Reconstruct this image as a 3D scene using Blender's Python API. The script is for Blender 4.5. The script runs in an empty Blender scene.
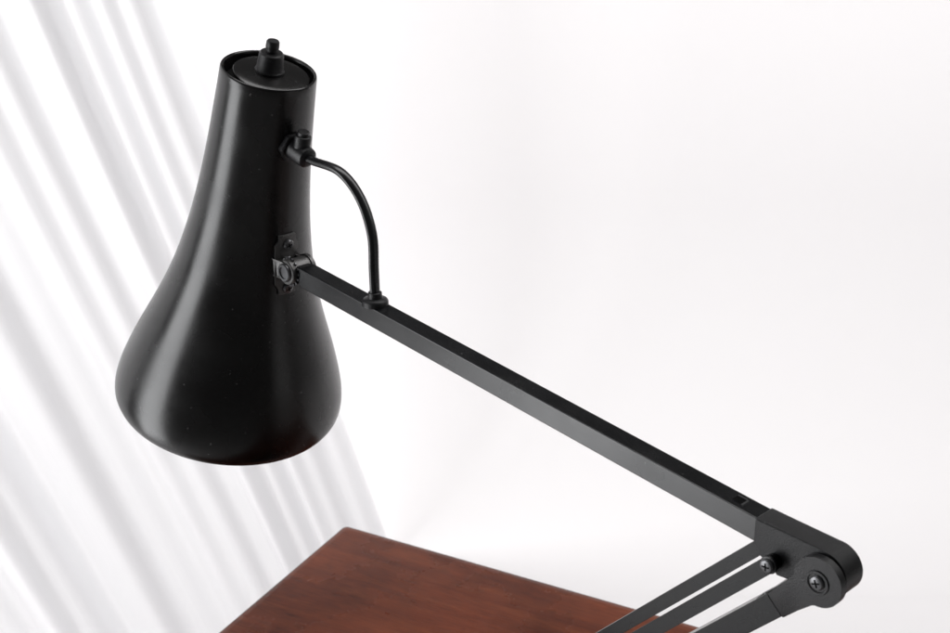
import bpy, bmesh, math, random
from mathutils import Vector, Matrix, noise
random.seed(4)
scene=bpy.context.scene
scene.view_settings.view_transform='Standard'
scene.view_settings.look='None'
scene.view_settings.exposure=0
COL=scene.collection
O=Vector((0,0,1.47))          # camera height above the floor

# ------------------------------------------------------------ materials
def newmat(name):
    m=bpy.data.materials.new(name); m.use_nodes=True
    nt=m.node_tree; b=nt.nodes['Principled BSDF']
    return m,nt,b
def nd(nt,t,**k):
    n=nt.nodes.new(t)
    for a,v in k.items():
        if a in n.inputs: n.inputs[a].default_value=v
        else: setattr(n,a,v)
    return n
def ramp(nt,src,stops):
    r=nt.nodes.new('ShaderNodeValToRGB'); e=r.color_ramp.elements
    while len(e)<len(stops): e.new(0.5)
    for i,(p,c) in enumerate(stops):
        e[i].position=p; e[i].color=(c[0],c[1],c[2],1) if not isinstance(c,(int,float)) else (c,c,c,1)
    nt.links.new(src,r.inputs[0]); return r
def black(name,base,rough,spec=0.5,bump=0.05,scale=900,dust=0.0,coat=0.0,var=0.06,thr=.755):
    m,nt,b=newmat(name)
    tc=nd(nt,'ShaderNodeTexCoord')
    n1=nd(nt,'ShaderNodeTexNoise'); n1.inputs['Scale'].default_value=scale; n1.inputs['Detail'].default_value=3
    nt.links.new(tc.outputs['Object'],n1.inputs['Vector'])
    n2=nd(nt,'ShaderNodeTexNoise'); n2.inputs['Scale'].default_value=28; n2.inputs['Detail'].default_value=6
    nt.links.new(tc.outputs['Object'],n2.inputs['Vector'])
    r=ramp(nt,n2.outputs['Fac'],[(0.3,rough-var),(0.7,rough+var)])
    nt.links.new(r.outputs['Color'],b.inputs['Roughness'])
    n3=nd(nt,'ShaderNodeTexNoise'); n3.inputs['Scale'].default_value=260; n3.inputs['Detail'].default_value=1
    nt.links.new(tc.outputs['Object'],n3.inputs['Vector'])
    d=ramp(nt,n3.outputs['Fac'],[(thr,(base[0],base[1],base[2])),(thr+.045,tuple(c+dust for c in base))])
    nt.links.new(d.outputs['Color'],b.inputs['Base Color'])
    bp=nd(nt,'ShaderNodeBump'); bp.inputs['Strength'].default_value=bump; bp.inputs['Distance'].default_value=0.0006
    nt.links.new(n1.outputs['Fac'],bp.inputs['Height']); nt.links.new(bp.outputs['Normal'],b.inputs['Normal'])
    b.inputs['Specular IOR Level'].default_value=spec
    b.inputs['Coat Weight'].default_value=coat; b.inputs['Coat Roughness'].default_value=0.25
    return m
M_shade=black('black_satin_paint',(0.0030,0.0027,0.0027),0.265,0.47,0.05,600,0.06,var=.05,thr=.745)
M_tube=black('black_tube_paint',(0.003,0.0035,0.0045),0.24,0.47,0.08,1500,0.05,var=.05)
M_bar=black('black_bar_paint',(0.003,0.0032,0.0038),0.26,0.26,0.08,1500,0.05,var=.05)
M_plastic=black('black_moulded_plastic',(0.005,0.005,0.006),0.38,0.36,0.35,1900,0.03)
M_bracket=black('black_moulded_bracket',(0.007,0.007,0.008),0.33,0.40,0.3,1700,0.03)
M_rubber=black('black_cable_rubber',(0.005,0.005,0.006),0.30,0.5,0.1,600,0.02)
M_screw=black('dark_steel_screw',(0.12,0.12,0.125),0.3,0.6,0.1,500,0.0); M_screw.node_tree.nodes['Principled BSDF'].inputs['Metallic'].default_value=0.7
M_dark=black('dark_recess',(0.002,0.002,0.002),0.8,0.1,0.0,500,0.0)
m,nt,b=newmat('shade_inner_white'); b.inputs['Base Color'].default_value=(.75,.74,.7,1); b.inputs['Roughness'].default_value=.5; M_inner=m
m,nt,b=newmat('bulb_glass'); b.inputs['Base Color'].default_value=(.85,.85,.83,1); b.inputs['Roughness'].default_value=.25; M_bulb=m

# wood
m,nt,b=newmat('mahogany_veneer'); M_wood=m
tc=nd(nt,'ShaderNodeTexCoord')
mp=nd(nt,'ShaderNodeMapping'); mp.inputs['Rotation'].default_value=(0,0,math.radians(27.6))
nt.links.new(tc.outputs['Object'],mp.inputs['Vector'])
mg=nd(nt,'ShaderNodeMapping'); mg.inputs['Scale'].default_value=(5,75,12)
nt.links.new(mp.outputs['Vector'],mg.inputs['Vector'])
g1=nd(nt,'ShaderNodeTexNoise'); g1.inputs['Scale'].default_value=1.0; g1.inputs['Detail'].default_value=10; g1.inputs['Distortion'].default_value=.4; g1.inputs['Roughness'].default_value=.6
nt.links.new(mg.outputs['Vector'],g1.inputs['Vector'])
mg2=nd(nt,'ShaderNodeMapping'); mg2.inputs['Scale'].default_value=(55,900,100)
nt.links.new(mp.outputs['Vector'],mg2.inputs['Vector'])
g2=nd(nt,'ShaderNodeTexNoise'); g2.inputs['Scale'].default_value=1.0; g2.inputs['Detail'].default_value=4
nt.links.new(mg2.outputs['Vector'],g2.inputs['Vector'])
g3=nd(nt,'ShaderNodeTexNoise'); g3.inputs['Scale'].default_value=9; g3.inputs['Detail'].default_value=5; g3.inputs['Roughness'].default_value=.55
nt.links.new(mp.outputs['Vector'],g3.inputs['Vector'])
g4=nd(nt,'ShaderNodeTexNoise'); g4.inputs['Scale'].default_value=40; g4.inputs['Detail'].default_value=2
nt.links.new(mp.outputs['Vector'],g4.inputs['Vector'])
r1=ramp(nt,g1.outputs['Fac'],[(0.28,(.085,.0155,.0045)),(0.5,(.122,.0245,.0072)),(0.72,(.160,.037,.0115))])
r2=ramp(nt,g2.outputs['Fac'],[(0.38,.45),(0.52,1.0)])
r3=ramp(nt,g3.outputs['Fac'],[(0.32,.55),(0.5,.9),(0.7,1.2)])
r4=ramp(nt,g4.outputs['Fac'],[(0.22,.45),(0.34,1.0)])
def mul(a_,b_,f):
    x=nd(nt,'ShaderNodeMix',data_type='RGBA',blend_type='MULTIPLY'); x.inputs[0].default_value=f
    nt.links.new(a_,x.inputs[6]); nt.links.new(b_,x.inputs[7]); return x.outputs[2]
c_=mul(mul(mul(r1.outputs['Color'],r2.outputs['Color'],.55),r3.outputs['Color'],1),r4.outputs['Color'],.5)
nt.links.new(c_,b.inputs['Base Color'])
rr=ramp(nt,g3.outputs['Fac'],[(0.3,.22),(0.7,.34)]); nt.links.new(rr.outputs['Color'],b.inputs['Roughness'])
b.inputs['Specular IOR Level'].default_value=.36
bp=nd(nt,'ShaderNodeBump'); bp.inputs['Strength'].default_value=.14; bp.inputs['Distance'].default_value=.001
nt.links.new(g2.outputs['Fac'],bp.inputs['Height']); nt.links.new(bp.outputs['Normal'],b.inputs['Normal'])
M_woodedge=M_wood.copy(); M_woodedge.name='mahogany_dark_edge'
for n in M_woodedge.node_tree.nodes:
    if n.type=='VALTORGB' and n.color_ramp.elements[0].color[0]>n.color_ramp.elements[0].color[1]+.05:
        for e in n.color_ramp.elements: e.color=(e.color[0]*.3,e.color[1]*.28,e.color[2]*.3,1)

def matte(name,col,rough,scale,amt):
    m,nt,b=newmat(name); tc=nd(nt,'ShaderNodeTexCoord')
    n=nd(nt,'ShaderNodeTexNoise'); n.inputs['Scale'].default_value=scale; n.inputs['Detail'].default_value=5
    nt.links.new(tc.outputs['Object'],n.inputs['Vector'])
    r=ramp(nt,n.outputs['Fac'],[(0.3,tuple(c*(1-amt) for c in col)),(0.7,col)])
    nt.links.new(r.outputs['Color'],b.inputs['Base Color']); b.inputs['Roughness'].default_value=rough
    b.inputs['Specular IOR Level'].default_value=.1
    return m
M_wall=matte('white_wall_paint',(.84,.826,.829),.9,1.0,.010)

# curtain
m,nt,b=newmat('sheer_white_cloth'); M_cloth=m
out=nt.nodes['Material Output']
tr=nd(nt,'ShaderNodeBsdfTranslucent'); tr.inputs['Color'].default_value=(.825,.825,.835,1)
b.inputs['Base Color'].default_value=(.815,.815,.825,1); b.inputs['Roughness'].default_value=.9; b.inputs['Specular IOR Level'].default_value=.1
tc=nd(nt,'ShaderNodeTexCoord'); uvn=nd(nt,'ShaderNodeMapping'); uvn.inputs['Scale'].default_value=(420,5,1)
nt.links.new(tc.outputs['UV'],uvn.inputs['Vector'])
cn=nd(nt,'ShaderNodeTexNoise'); cn.inputs['Scale'].default_value=1; cn.inputs['Detail'].default_value=3
nt.links.new(uvn.outputs['Vector'],cn.inputs['Vector'])
bp=nd(nt,'ShaderNodeBump'); bp.inputs['Strength'].default_value=.35; bp.inputs['Distance'].default_value=.002
nt.links.new(cn.outputs['Fac'],bp.inputs['Height']); nt.links.new(bp.outputs['Normal'],b.inputs['Normal'])
ms=nd(nt,'ShaderNodeMixShader'); ms.inputs[0].default_value=.42
nt.links.new(b.outputs[0],ms.inputs[1]); nt.links.new(tr.outputs[0],ms.inputs[2]); nt.links.new(ms.outputs[0],out.inputs['Surface'])

# ------------------------------------------------------------ object helpers
WL={}
def place(name,bm,mat,parent=None,smooth=True,angle=35,origin=None):
    bmesh.ops.recalc_face_normals(bm,faces=bm.faces[:])
    me=bpy.data.meshes.new(name)
    vs=[v.co for v in bm.verts]
    if origin is None:
        origin=Vector([(min(v[i] for v in vs)+max(v[i] for v in vs))/2 for i in range(3)])
    origin=Vector(origin)
    bmesh.ops.translate(bm,vec=-origin,verts=bm.verts[:])
    bm.to_mesh(me); bm.free()
    if smooth:
        for p in me.polygons: p.use_smooth=True
        me.set_sharp_from_angle(angle=math.radians(angle))
    for mm in (mat if isinstance(mat,list) else [mat]): me.materials.append(mm)
    ob=bpy.data.objects.new(name,me); COL.objects.link(ob); ob.location=origin; WL[ob.name]=origin
    if parent:
        ob.parent=parent; ob.matrix_parent_inverse=Matrix.Translation(WL[parent.name]).inverted()
    return ob
def empty(name,loc):
    e=bpy.data.objects.new(name,None); COL.objects.link(e); e.location=loc; e.empty_display_size=.05; WL[e.name]=Vector(loc); return e

# lamp plane frame: u towards the shade, w up, n towards the window side
E=O+Vector((.178,.571,-.375))
Hh=Vector((-.694,.72,0)).normalized(); Nn=Vector((-.72,-.694,0)).normalized(); Zz=Vector((0,0,1))
def Pl(u,w,n=0): return E+Hh*(u*.001)+Zz*(w*.001)+Nn*(n*.001)   # millimetres
def prism(bm,pts,n0,n1,bev=.0,seg=2,mi=0):
    lo=[bm.verts.new(Pl(u,w,n0)) for u,w in pts]; hi=[bm.verts.new(Pl(u,w,n1)) for u,w in pts]
    fs=[bm.faces.new(lo),bm.faces.new(hi[::-1])]; N=len(pts)
    for i in range(N): fs.append(bm.faces.new((lo[i],hi[i],hi[(i+1)%N],lo[(i+1)%N])))
    for f in fs: f.material_index=mi
    if bev:
        es=set()
        for f in fs[:2]:
            for e in f.edges: es.add(e)
        for i in range(N):
            a=Vector(pts[i-1]);b_=Vector(pts[i]);c=Vector(pts[(i+1)%N])
            if (b_-a).angle(c-b_)>.5:
                for e in lo[i].link_edges:
                    if e.other_vert(lo[i])==hi[i]: es.add(e)
        bmesh.ops.bevel(bm,geom=list(es),offset=bev*.001,segments=seg,affect='EDGES',profile=.5)
def arc(cx,cy,r,a0,a1,k=14):
    return [(cx+r*math.cos(math.radians(a0+(a1-a0)*i/k)),cy+r*math.sin(math.radians(a0+(a1-a0)*i/k))) for i in range(k+1)]
def frame(d):
    d=d.normalized(); t=Vector((0,0,1)) if abs(d.z)<.9 else Vector((1,0,0))
    a=d.cross(t).normalized(); return a,d.cross(a).normalized()
def lathe(bm,p0,d,prof,seg=48,cap0=True,cap1=True,mi=0):
    d=d.normalized(); a,b2=frame(d); rings=[]
    for s,r in prof:
        rings.append([bm.verts.new(p0+d*s+(a*math.cos(2*math.pi*k/seg)+b2*math.sin(2*math.pi*k/seg))*r) for k in range(seg)])
    for i in range(len(rings)-1):
        for k in range(seg):
            f=bm.faces.new((rings[i][k],rings[i][(k+1)%seg],rings[i+1][(k+1)%seg],rings[i+1][k])); f.material_index=mi
    if cap0: bm.faces.new(rings[0][::-1]).material_index=mi
    if cap1: bm.faces.new(rings[-1]).material_index=mi
def bumped(r,h,e=.0006):
    return [(0,r),(h-e,r),(h-e*.3,r-e*.3),(h,r-e)]
def catmull(P,k=12):
    P=[P[0]*2-P[1]]+P+[P[-1]*2-P[-2]]; o=[]
    for i in range(1,len(P)-2):
        for j in range(k):
            t=j/k; a,b_,c,d=P[i-1],P[i],P[i+1],P[i+2]
            o.append(.5*((2*b_)+(c-a)*t+(2*a-5*b_+4*c-d)*t*t+(3*b_-a-3*c+d)*t**3))
    o.append(P[-2]); return o
def tube(bm,pts,r,seg=16,sx=1.0,side=None):
    prev=None; rings=[]
    for i,p in enumerate(pts):
        t=(pts[min(i+1,len(pts)-1)]-pts[max(i-1,0)]).normalized()
        s=side if side is not None else (prev if prev else frame(t)[0])
        s=(s-t*s.dot(t)).normalized(); q=t.cross(s); prev=s
        rings.append([bm.verts.new(p+s*math.cos(2*math.pi*k/seg)*r*sx+q*math.sin(2*math.pi*k/seg)*r) for k in range(seg)])
    for i in range(len(rings)-1):
        for k in range(seg): bm.faces.new((rings[i][k],rings[i][(k+1)%seg],rings[i+1][(k+1)%seg],rings[i+1][k]))
    bm.faces.new(rings[0][::-1]); bm.faces.new(rings[-1])
def obox(bm,c,ax,ay,az,sx,sy,sz,bev=0,seg=2):
    r=bmesh.ops.create_cube(bm,size=1); vs=r['verts']
    M=Matrix((ax*sx,ay*sy,az*sz)).transposed()
    for v in vs: v.co=M@v.co+c
    if bev:
        es=set(e for v in vs for e in v.link_edges)
        bmesh.ops.bevel(bm,geom=list(es),offset=bev,segments=seg,affect='EDGES')

# ------------------------------------------------------------ LAMP
TABLE_Z=O.z-.75
base_pt=Pl(270,0); base_pt.z=TABLE_Z
lamp=empty('desk_lamp',base_pt)
lamp['label']='black articulated desk lamp with flared metal shade on wooden table'
lamp['category']='lamp'

# upper arm tube
SL=.0925
def top(u): return 22+(u-38)*SL
bm=bmesh.new()
prism(bm,[(39,top(39)-14),(39,top(39)),(429,top(429)),(429,top(429)-14)],-6.8,6.8,.6,3)
upper=place('upper_arm',bm,M_tube,lamp,angle=10)
bm=bmesh.new()
def topbox(u0,u1,n0,n1,h0,h1):
    prism(bm,[(u0,top(u0)+h0),(u0,top(u0)+h1),(u1,top(u1)+h1),(u1,top(u1)+h0)],n0,n1)
topbox(52,58,-2.4,2.4,-.3,.12)
place('arm_slot',bm,M_dark,upper)
bm=bmesh.new(); topbox(50.9,51.8,-3.2,3.2,-.3,.5); topbox(52,58,-3.6,-2.6,-.3,.5)
place('arm_clip',bm,M_screw,upper)
bm=bmesh.new(); lathe(bm,Pl(398,top(398)-13.2,2),-Zz,bumped(.0022,.0022))
place('screw',bm,M_screw,upper)

# elbow casting: one solid rounded housing flowing from the arm end
bm=bmesh.new()
cast=[(40,top(40)+.4)]+arc(-2.2,7.2,13.4,85,285,30)+[(10,-4.6),(16,-4.2)]+arc(26,3.5,7.6,-105,-10,8)+[(40,top(40)-14.6)]
prism(bm,cast,-8.0,7.2,1.1,3)
elbow=place('elbow_joint',bm,M_plastic,lamp,angle=15)

ph=math.radians(47); du,dw=math.cos(ph),-math.sin(ph); pu,pw=-dw,du
def L(t,s): return (-3+du*t+pu*s, 6+dw*t+pw*s)
ang=math.degrees(math.atan2(dw,du))
bm=bmesh.new()
prism(bm,arc(-3,6,13.6,ang+34,ang+326,36)+[L(34,-7.6),L(34,7.6)],8.6,13.2,.9,4)
lathe(bm,Pl(-3,6,7.0),Nn,[(0,.0108),(.0018,.0108)],40)
prism(bm,[L(18,-7.55),L(33.9,-7.55),L(33.9,7.55),L(18,7.55)],-8.6,8.65,.5,2)
fork=place('lower_arm_bracket',bm,M_bracket,lamp,angle=20)
bm=bmesh.new(); lathe(bm,Pl(-3,6,13.1),Nn,[(0,.0066),(.0005,.0066),(.0008,.0063),(.0008,.0054),(.0002,.0051)],36)
ring=place('pivot_washer',bm,M_bracket,fork)
def screw(c,d,r,parent,mat=M_screw,turn=.4):
    bm=bmesh.new(); lathe(bm,c,d,[(0,r),(r*.35,r),(r*.55,r*.85),(r*.62,r*.62),(r*.62,.0)],24,cap1=False)
    s=place('screw',bm,mat,parent)
    a,b2=frame(d); a,b2=a*math.cos(turn)+b2*math.sin(turn),b2*math.cos(turn)-a*math.sin(turn)
    bm=bmesh.new()
    for x,y in ((a,b2),(b2,a)):
        obox(bm,c+d*(r*.62),x,y,d.normalized(),r*1.1,r*.2,r*.12)
    place('screw_slot',bm,M_dark,parent); return s
screw(Pl(-3,6,12.6),Nn,.0040,fork)
bm=bmesh.new()
prism(bm,[L(34.6,-6.8),L(402,-6.8),L(402,6.8),L(34.6,6.8)],-6,12.0,.5,3)
low=place('lower_arm',bm,M_bar,lamp,angle=10)
bm=bmesh.new(); prism(bm,[L(39,6.95),L(39,6.3),L(46,6.3),L(46,6.95)],3.5,9.0,0); place('arm_slot',bm,M_dark,low)
bm=bmesh.new(); prism(bm,[L(37.9,7.4),L(37.9,6.3),L(38.9,6.3),L(38.9,7.4)],2.5,9.6,0); prism(bm,[L(39,7.4),L(39,6.3),L(46,6.3),L(46,7.4)],2.4,3.4,0)
place('arm_clip',bm,M_screw,low)

# link bars: square-edged flat bars
def link(pu0,pw0,n0,n1,half,length,end):
    bm=bmesh.new()
    dv=Vector((end[0]-pu0,end[1]-pw0)); dv.normalize(); q=Vector((-dv.y,dv.x)); A_=math.degrees(math.atan2(dv.y,dv.x))
    e0=Vector((pu0,pw0))+dv*length
    prism(bm,arc(pu0,pw0,half,A_+90,A_+270,20)+[tuple(e0-q*half),tuple(e0+q*half)],n0,n1,.45,2)
    return place('link_bar',bm,M_bar,lamp,angle=12)
lbB=link(25.6,3,7.6,12.6,4.4,375,(25.6+du*375,3+dw*375))
bm=bmesh.new(); lathe(bm,Pl(25.6,3,12.5),Nn,bumped(.0050,.0014)); place('pivot_washer',bm,M_bracket,lbB)
screw(Pl(25.6,3,13.8),Nn,.0039,lbB,turn=.1)
lbA=link(31,11.5,-4,3.5,4.0,380,(31+du*380+4,11.5+dw*380-2))

# base with stem
bm=bmesh.new()
lathe(bm,base_pt,Zz,[(0,.082),(.001,.084),(.010,.085),(.016,.083),(.021,.078),(.024,.066),(.026,.03),(.027,.014),(.045,.012),(.062,.012)],64)
base=place('lamp_base',bm,M_plastic,lamp)
bm=bmesh.new()
cu,cw=L(402,0)
prism(bm,[(cu-14,cw-30),(cu-14,cw+4),(cu-4,cw+12),(cu+8,cw+12),(cu+44,cw+16),(cu+44,cw-8),(cu+10,cw-30)],-8.4,8.2,1.2,2)
place('base_bracket',bm,M_plastic,base)

# ---- shade
AX=Vector((.195,-.18,.963)).normalized()
P0=O+Vector((-.170,.927,-.325))
def axp(s): return P0+AX*s
odir=Vector((.694,-.72,0)); odir=(odir-AX*odir.dot(AX)).normalized(); sdir=AX.cross(odir).normalized()
key=[(.147,.0332),(.12,.0347),(.09,.0368),(.06,.0397),(.03,.0439),(.0,.0499),(-.025,.0568),(-.05,.0655),(-.075,.0752),(-.092,.0812),(-.106,.0855),(-.116,.0877),(-.123,.0884),(-.1275,.0881),(-.1308,.0868)]
def crv(pts,k=6):
    return [(v.x,v.y) for v in catmull([Vector((a,b_,0)) for a,b_ in pts],k)]
outer=crv(key)
def rad(s):
    for i in range(len(outer)-1):
        if outer[i][0]>=s>=outer[i+1][0]:
            t=(outer[i][0]-s)/(outer[i][0]-outer[i+1][0]); return outer[i][1]*(1-t)+outer[i+1][1]*t
bm=bmesh.new()
prof=[(.137,.0304),(.1458,.0306),(.1480,.0309),(.1488,.0315),(.1489,.0322),(.1483,.0329)]+outer+[(-.1316,.0860),(-.1318,.0852),(-.1308,.0847)]
lathe(bm,P0,AX,prof,160,False,False)
shade=place('lamp_shade',bm,M_shade,lamp,angle=60)
bm=bmesh.new()
lathe(bm,P0,AX,[(-.1306,.0846)]+[(s,r-.0022) for s,r in outer[::-1] if -.127<s<.134]+[(.135,.0303)],96,False,True)
place('shade_lining',bm,M_inner,shade,angle=60)
# cap
bm=bmesh.new()
tilt=(AX+odir*.05).normalized()
cp=axp(.1442)+odir*.0030
lathe(bm,cp,tilt,[(0,.0255),(.0018,.0264),(.0028,.0262),(.0033,.0254),(.0035,.020),(.0036,.012)],72)
cap=place('shade_cap',bm,M_shade,shade)
bm=bmesh.new(); lathe(bm,axp(.1365),AX,[(0,.0303),(.002,.0303)],48); place('vent_plate',bm,M_dark,shade)
bm=bmesh.new(); lathe(bm,axp(.1380),AX,[(0,.012),(.0075,.012)],32); place('cap_stem',bm,M_dark,shade)
sc=axp(.1472)+odir*.0008
bm=bmesh.new()
lathe(bm,sc,AX,[(-.001,.0102),(.002,.0102),(.003,.0094),(.010,.0087),(.0138,.0084),(.0148,.0074),(.0148,.0045)],40)
sw=place('switch_housing',bm,M_plastic,shade)
bm=bmesh.new()
lathe(bm,sc,AX,[(.0148,.0038),(.0175,.0038),(.0176,.0045),(.0185,.0047),(.0222,.0045),(.0232,.0038),(.0234,.002)],32)
place('switch_button',bm,M_plastic,sw)
bm=bmesh.new()
lathe(bm,axp(.02),-AX,[(-.07,.016),(0,.016),(.02,.016)],32); place('bulb_socket',bm,M_plastic,shade)
bm=bmesh.new()
lathe(bm,axp(0),-AX,[(0,.013),(.02,.015),(.04,.025),(.06,.030),(.075,.027),(.086,.016),(.09,.003)],32); place('light_bulb',bm,M_bulb,shade)

# cable clamp boss
sb=.107; rb=rad(sb); cb=axp(sb)+odir*rb
def hexp(bm,c,d,r,h,k=6,rot=0):
    a,b2=frame(d); r0=[];r1=[]
    for i in range(k):
        t=2*math.pi*i/k+rot; v=a*math.cos(t)*r+b2*math.sin(t)*r
        r0.append(bm.verts.new(c+v)); r1.append(bm.verts.new(c+v+d*h))
    f=[bm.faces.new(r0[::-1]),bm.faces.new(r1)]
    for i in range(k): f.append(bm.faces.new((r0[i],r0[(i+1)%k],r1[(i+1)%k],r1[i])))
    bmesh.ops.bevel(bm,geom=list(set(e for q in f for e in q.edges)),offset=.0005,segments=2,affect='EDGES')
bm=bmesh.new()
hexp(bm,cb-odir*.003,odir,.0110,.006)
lathe(bm,cb,odir,[(.002,.0076),(.014,.0076),(.018,.0070),(.019,.0058),(.0195,.004)],36)
boss=place('cable_clamp',bm,M_bracket,shade)
bm=bmesh.new()
kc=cb+odir*.010+AX*.006
lathe(bm,kc,AX,[(-.003,.0058),(.0065,.0058),(.0073,.0055),(.0077,.0046)],28)
lathe(bm,kc+AX*.007,AX,[(0,.0042),(.0032,.0042),(.0037,.0036)],24)
place('clamp_screw',bm,M_plastic,boss)

# shade joint
sj=.018; rj=rad(sj); cj=axp(sj)+odir*rj
piv=Pl(439.5,top(439.5)-6.0)
bm=bmesh.new()
npl=12; nw=6; grid=[]
for th in (-.0004,.0022):
    lay=[]
    for i in range(npl+1):
        s=sj-.021+.044*i/npl; row=[]
        w_=.0095*(1.0 if 1<i<npl-1 else .72)
        for j in range(nw+1):
            y=-w_+2*w_*j/nw; R=rad(s); an=y/R
            row.append(bm.verts.new(axp(s)+(odir*math.cos(an)+sdir*math.sin(an))*(R+th)))
        lay.append(row)
    grid.append(lay)
for lay in grid:
    for i in range(npl):
        for j in range(nw): bm.faces.new((lay[i][j],lay[i][j+1],lay[i+1][j+1],lay[i+1][j]))
for i in range(npl):
    for j in (0,nw): bm.faces.new((grid[0][i][j],grid[0][i+1][j],grid[1][i+1][j],grid[1][i][j]))
for j in range(nw):
    for i in (0,npl): bm.faces.new((grid[0][i][j],grid[0][i][j+1],grid[1][i][j+1],grid[1][i][j]))
M_worn=black('worn_dark_bracket',(0.085,0.083,0.082),0.30,0.5,0.35,900,0.08)
M_worn.node_tree.nodes['Principled BSDF'].inputs['Metallic'].default_value=.5
jnt=place('shade_joint',bm,M_worn,lamp)
for s in (sj+.0165,sj-.0165):
    screw(axp(s)+odir*(rad(s)+.0020),odir,.0040,jnt)
bm=bmesh.new()
dlug=(piv-cj)
for k in (-1,1):
    c=(cj+piv)/2+Nn*k*.0085
    obox(bm,c,dlug.normalized(),Nn,dlug.normalized().cross(Nn),dlug.length+.004,.0024,.013,.0005)
    lathe(bm,piv+Nn*k*.0073,Nn*k,[(0,.0094),(.0026,.0094),(.0032,.0088)],40)
lathe(bm,piv-Nn*.0072,Nn,[(0,.0084),(.0144,.0084)],40)
kn=place('joint_knuckle',bm,M_worn,jnt)
bm=bmesh.new(); lathe(bm,piv+Nn*.0103,Nn,[(0,.0070),(.0016,.0068),(.0024,.0060),(.0024,.0044),(.0014,.0042),(.0014,.0)],36,cap1=False)
place('pivot_nut',bm,M_screw,kn)
bm=bmesh.new()
for i in range(16):
    t=2*math.pi*i/16; d=Zz*math.cos(t)+Hh*math.sin(t)
    obox(bm,piv+Nn*.0066+d*.0094,d,Nn,d.cross(Nn),.003,.0012,.0016,.0002,1)
place('toothed_washer',bm,M_screw,kn)
bm=bmesh.new(); prism(bm,[(428,top(428)-14.2),(428,top(428)+.3),(434,top(434)-.6),(440,top(440)-2.6),(440,top(440)-10.4),(434,top(434)-13)],-5.6,5.6,.6,2)
place('arm_end_plug',bm,M_plastic,upper)

# cable + grommet
gr=Pl(353,top(353),0)
bm=bmesh.new()
lathe(bm,gr-Zz*.001,Zz,[(0,.0090),(.0028,.0090),(.0042,.0082),(.0048,.0070),(.0052,.0050),(.0090,.0046),(.0094,.0040)],36)
place('cable_grommet',bm,M_plastic,upper)
c0=cb+odir*.017
pts=[c0,c0+odir*.009+Zz*.0015,O+Vector((-.0890,.8465,-.2390)),O+Vector((-.0755,.836,-.2540)),O+Vector((-.0680,.828,-.276)),O+Vector((-.0672,.825,-.300)),gr+Zz*.006,gr-Zz*.001]
bm=bmesh.new(); tube(bm,catmull(pts,10),.0028,20,1.35,Nn)
place('power_cable',bm,M_rubber,lamp)

# ------------------------------------------------------------ TABLE
A=O+Vector((-.142,1.25,-.75)); e1=Vector((.886,-.464,0)).normalized(); e2=Vector((-.464,-.886,0)).normalized()
LX,LY=.95,.62
tab=empty('wooden_table',(A.x+e1.x*LX/2+e2.x*LY/2,A.y+e1.y*LX/2+e2.y*LY/2,0))
tab['label']='reddish brown mahogany table with worn rectangular top'; tab['category']='table'
cen=A+e1*LX/2+e2*LY/2
def slab_ring(bm,inset,z,R=.006,k=6):
    hx,hy=LX/2-inset,LY/2-inset; r=R-inset*.5; ring=[]
    for cx,cy,a0 in ((hx-r,hy-r,0),(-hx+r,hy-r,90),(-hx+r,-hy+r,180),(hx-r,-hy+r,270)):
        for i in range(k+1):
            t=math.radians(a0+90*i/k); ring.append(bm.verts.new(cen+e1*(cx+r*math.cos(t))+e2*(cy+r*math.sin(t))+Zz*z))
    return ring
bm=bmesh.new(); R_=[]
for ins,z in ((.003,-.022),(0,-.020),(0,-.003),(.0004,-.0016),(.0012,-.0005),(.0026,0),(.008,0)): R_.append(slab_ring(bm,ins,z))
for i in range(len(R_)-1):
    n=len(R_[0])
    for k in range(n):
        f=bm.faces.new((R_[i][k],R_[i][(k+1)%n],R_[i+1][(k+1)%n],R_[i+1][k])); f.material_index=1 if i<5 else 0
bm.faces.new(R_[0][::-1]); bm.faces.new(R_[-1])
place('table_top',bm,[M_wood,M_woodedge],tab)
bm=bmesh.new()
for c,sx,sy in ((cen+e2*(LY/2-.05),LX-.12,.02),(cen-e2*(LY/2-.05),LX-.12,.02)):
    obox(bm,c-Zz*.0625,e1,e2,Zz,sx,sy,.08,.002)
for c in (cen+e1*(LX/2-.05),cen-e1*(LX/2-.05)):
    obox(bm,c-Zz*.0625,e1,e2,Zz,.02,LY-.12,.08,.002)
place('apron',bm,M_wood,tab)
for i in (-1,1):
    for j in (-1,1):
        c=cen+e1*i*(LX/2-.05)+e2*j*(LY/2-.05); c.z=0
        bm=bmesh.new(); d=math.sqrt(2)
        lathe(bm,c,Zz,[(0,.014*d),(TABLE_Z-.12,.022*d),(TABLE_Z-.0225,.022*d)],24)
        place('leg',bm,M_wood,tab)

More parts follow.
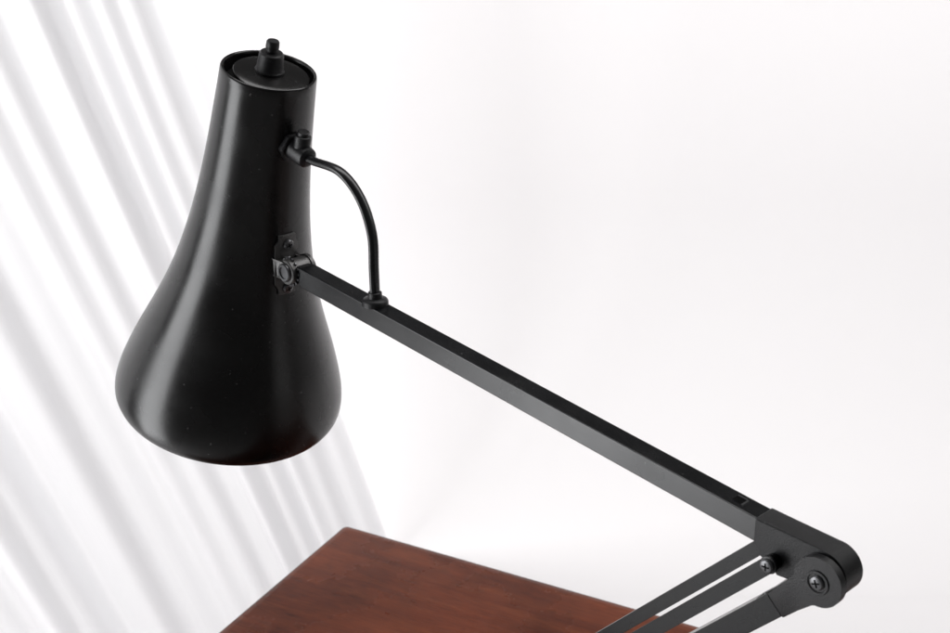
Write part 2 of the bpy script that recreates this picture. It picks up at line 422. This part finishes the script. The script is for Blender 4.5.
# ------------------------------------------------------------ CURTAIN
d=Vector((-.70,-.714,0)).normalized(); nr=Vector((.714,-.70,0)).normalized()
c00=Vector((-.175,2.32,0)); W=1.3; Hc=2.6
NS,NT=620,60
bm=bmesh.new(); uvl=bm.loops.layers.uv.new('UVMap'); rows=[]
def fold(s,t):
    q=s*(1+.10*math.sin(2.2*s+.6))
    x=q+.060*noise.noise(Vector((q*3.1,t*.5,1.3)))
    am=.85+.8*noise.noise(Vector((s*5,t*.35,7.7)))
    f=.030*am*math.sin(x*2*math.pi/.142+.5*math.sin(x*2*math.pi/.142))+.0068*math.sin(x*2*math.pi/.055+1.4+.6*math.sin(t*1.1))
    f+=.055*noise.noise(Vector((s*3.2,t*.45,4.2)))+.009*noise.noise(Vector((s*17,t*1.0,9)))
    return f
for j in range(NT+1):
    t=Hc*j/NT; z=t; row=[]
    for i in range(NS+1):
        s=W*i/NS
        sh=.315*z+.015*math.sin(z*1.7)
        spread=1+.03*z
        p=c00+d*(s*spread+sh)+nr*(fold(s,t)*(0.80+.15*z))
        p.z=z+.004
        row.append(bm.verts.new(p))
    rows.append(row)
for j in range(NT):
    for i in range(NS):
        f=bm.faces.new((rows[j][i],rows[j][i+1],rows[j+1][i+1],rows[j+1][i]))
        for l,(a_,b_) in zip(f.loops,((i,j),(i+1,j),(i+1,j+1),(i,j+1))): l[uvl].uv=(a_/NS,b_/NT)
cur=place('curtain',bm,M_cloth,angle=180,origin=c00)
cur['label']='sheer white floor-length curtain hanging in slanted pleats'; cur['category']='curtain'

# ------------------------------------------------------------ SETTING
# low white wall whose foot curves softly out into the floor
bm=bmesh.new(); RC=.62; yw=2.80; WH=1.75
prof=[(yw,WH)]+[(yw-RC+RC*math.cos(t),RC-RC*math.sin(t)+.0003) for t in [math.pi/2*i/32 for i in range(33)]]
c0_=[bm.verts.new((-1.4,y,z)) for y,z in prof]+[bm.verts.new((-1.4,yw+.1,.0003)),bm.verts.new((-1.4,yw+.1,WH))]
c1_=[bm.verts.new((5.7,v.co.y,v.co.z)) for v in c0_]
N=len(c0_)
for i in range(N): bm.faces.new((c0_[i],c0_[(i+1)%N],c1_[(i+1)%N],c1_[i]))
bm.faces.new(c0_); bm.faces.new(c1_[::-1])
w=place('wall',bm,M_wall,angle=20,origin=(0,0,0)); w['label']='plain white painted wall curving softly into the floor'; w['category']='wall'; w['kind']='structure'
bm=bmesh.new(); vs=[bm.verts.new(v) for v in ((-6,-4,0),(7,-4,0),(7,6,0),(-6,6,0))]; bm.faces.new(vs)
fl=place('floor',bm,M_wall,smooth=False,origin=(0,0,0)); fl['kind']='structure'; fl['label']='smooth white floor'; fl['category']='floor'

# ------------------------------------------------------------ LIGHT
wd=bpy.data.worlds.new('World'); scene.world=wd; wd.use_nodes=True
bg=wd.node_tree.nodes['Background']; bg.inputs['Color'].default_value=(1,.99,.98,1); bg.inputs['Strength'].default_value=.075
def area(name,loc,aim,sx,sy,pw,col=(1,1,1)):
    l=bpy.data.lights.new(name,'AREA'); l.shape='RECTANGLE'; l.size=sx; l.size_y=sy; l.energy=pw; l.color=col
    o=bpy.data.objects.new(name,l); COL.objects.link(o); o.location=loc
    o.rotation_euler=(Vector(aim)-Vector(loc)).to_track_quat('-Z','Y').to_euler(); return o
area('window_light',(-2.3,2.05,1.4),(-.6,1.7,.7),.8,2.4,54,(1,.993,.992))
area('side_window_light',(-1.9,.35,.95),(0,.9,1.0),.85,1.8,35,(.975,.985,1))
area('wall_fill_light',(1.2,1.15,2.1),(1.2,2.7,.5),3.2,.9,44.5,(1,.988,.989))  # added fill aimed at the wall to brighten it, no ceiling fixture
area('right_fill_light',(1.9,-.1,.8),(-.1,.9,1.0),.7,1.2,1.2,(1,1,1))  # weak added fill for sheen on the shade's lower right, no window there

# ------------------------------------------------------------ CAMERA
cd=bpy.data.cameras.new('camera'); cam=bpy.data.objects.new('camera',cd); COL.objects.link(cam)
cam.location=O; cam.rotation_euler=(math.radians(68),0,0)
cd.lens=50; cd.sensor_width=36; cd.clip_start=.01; cd.clip_end=100
cd.dof.use_dof=True; cd.dof.focus_distance=.84; cd.dof.aperture_fstop=18
scene.camera=cam
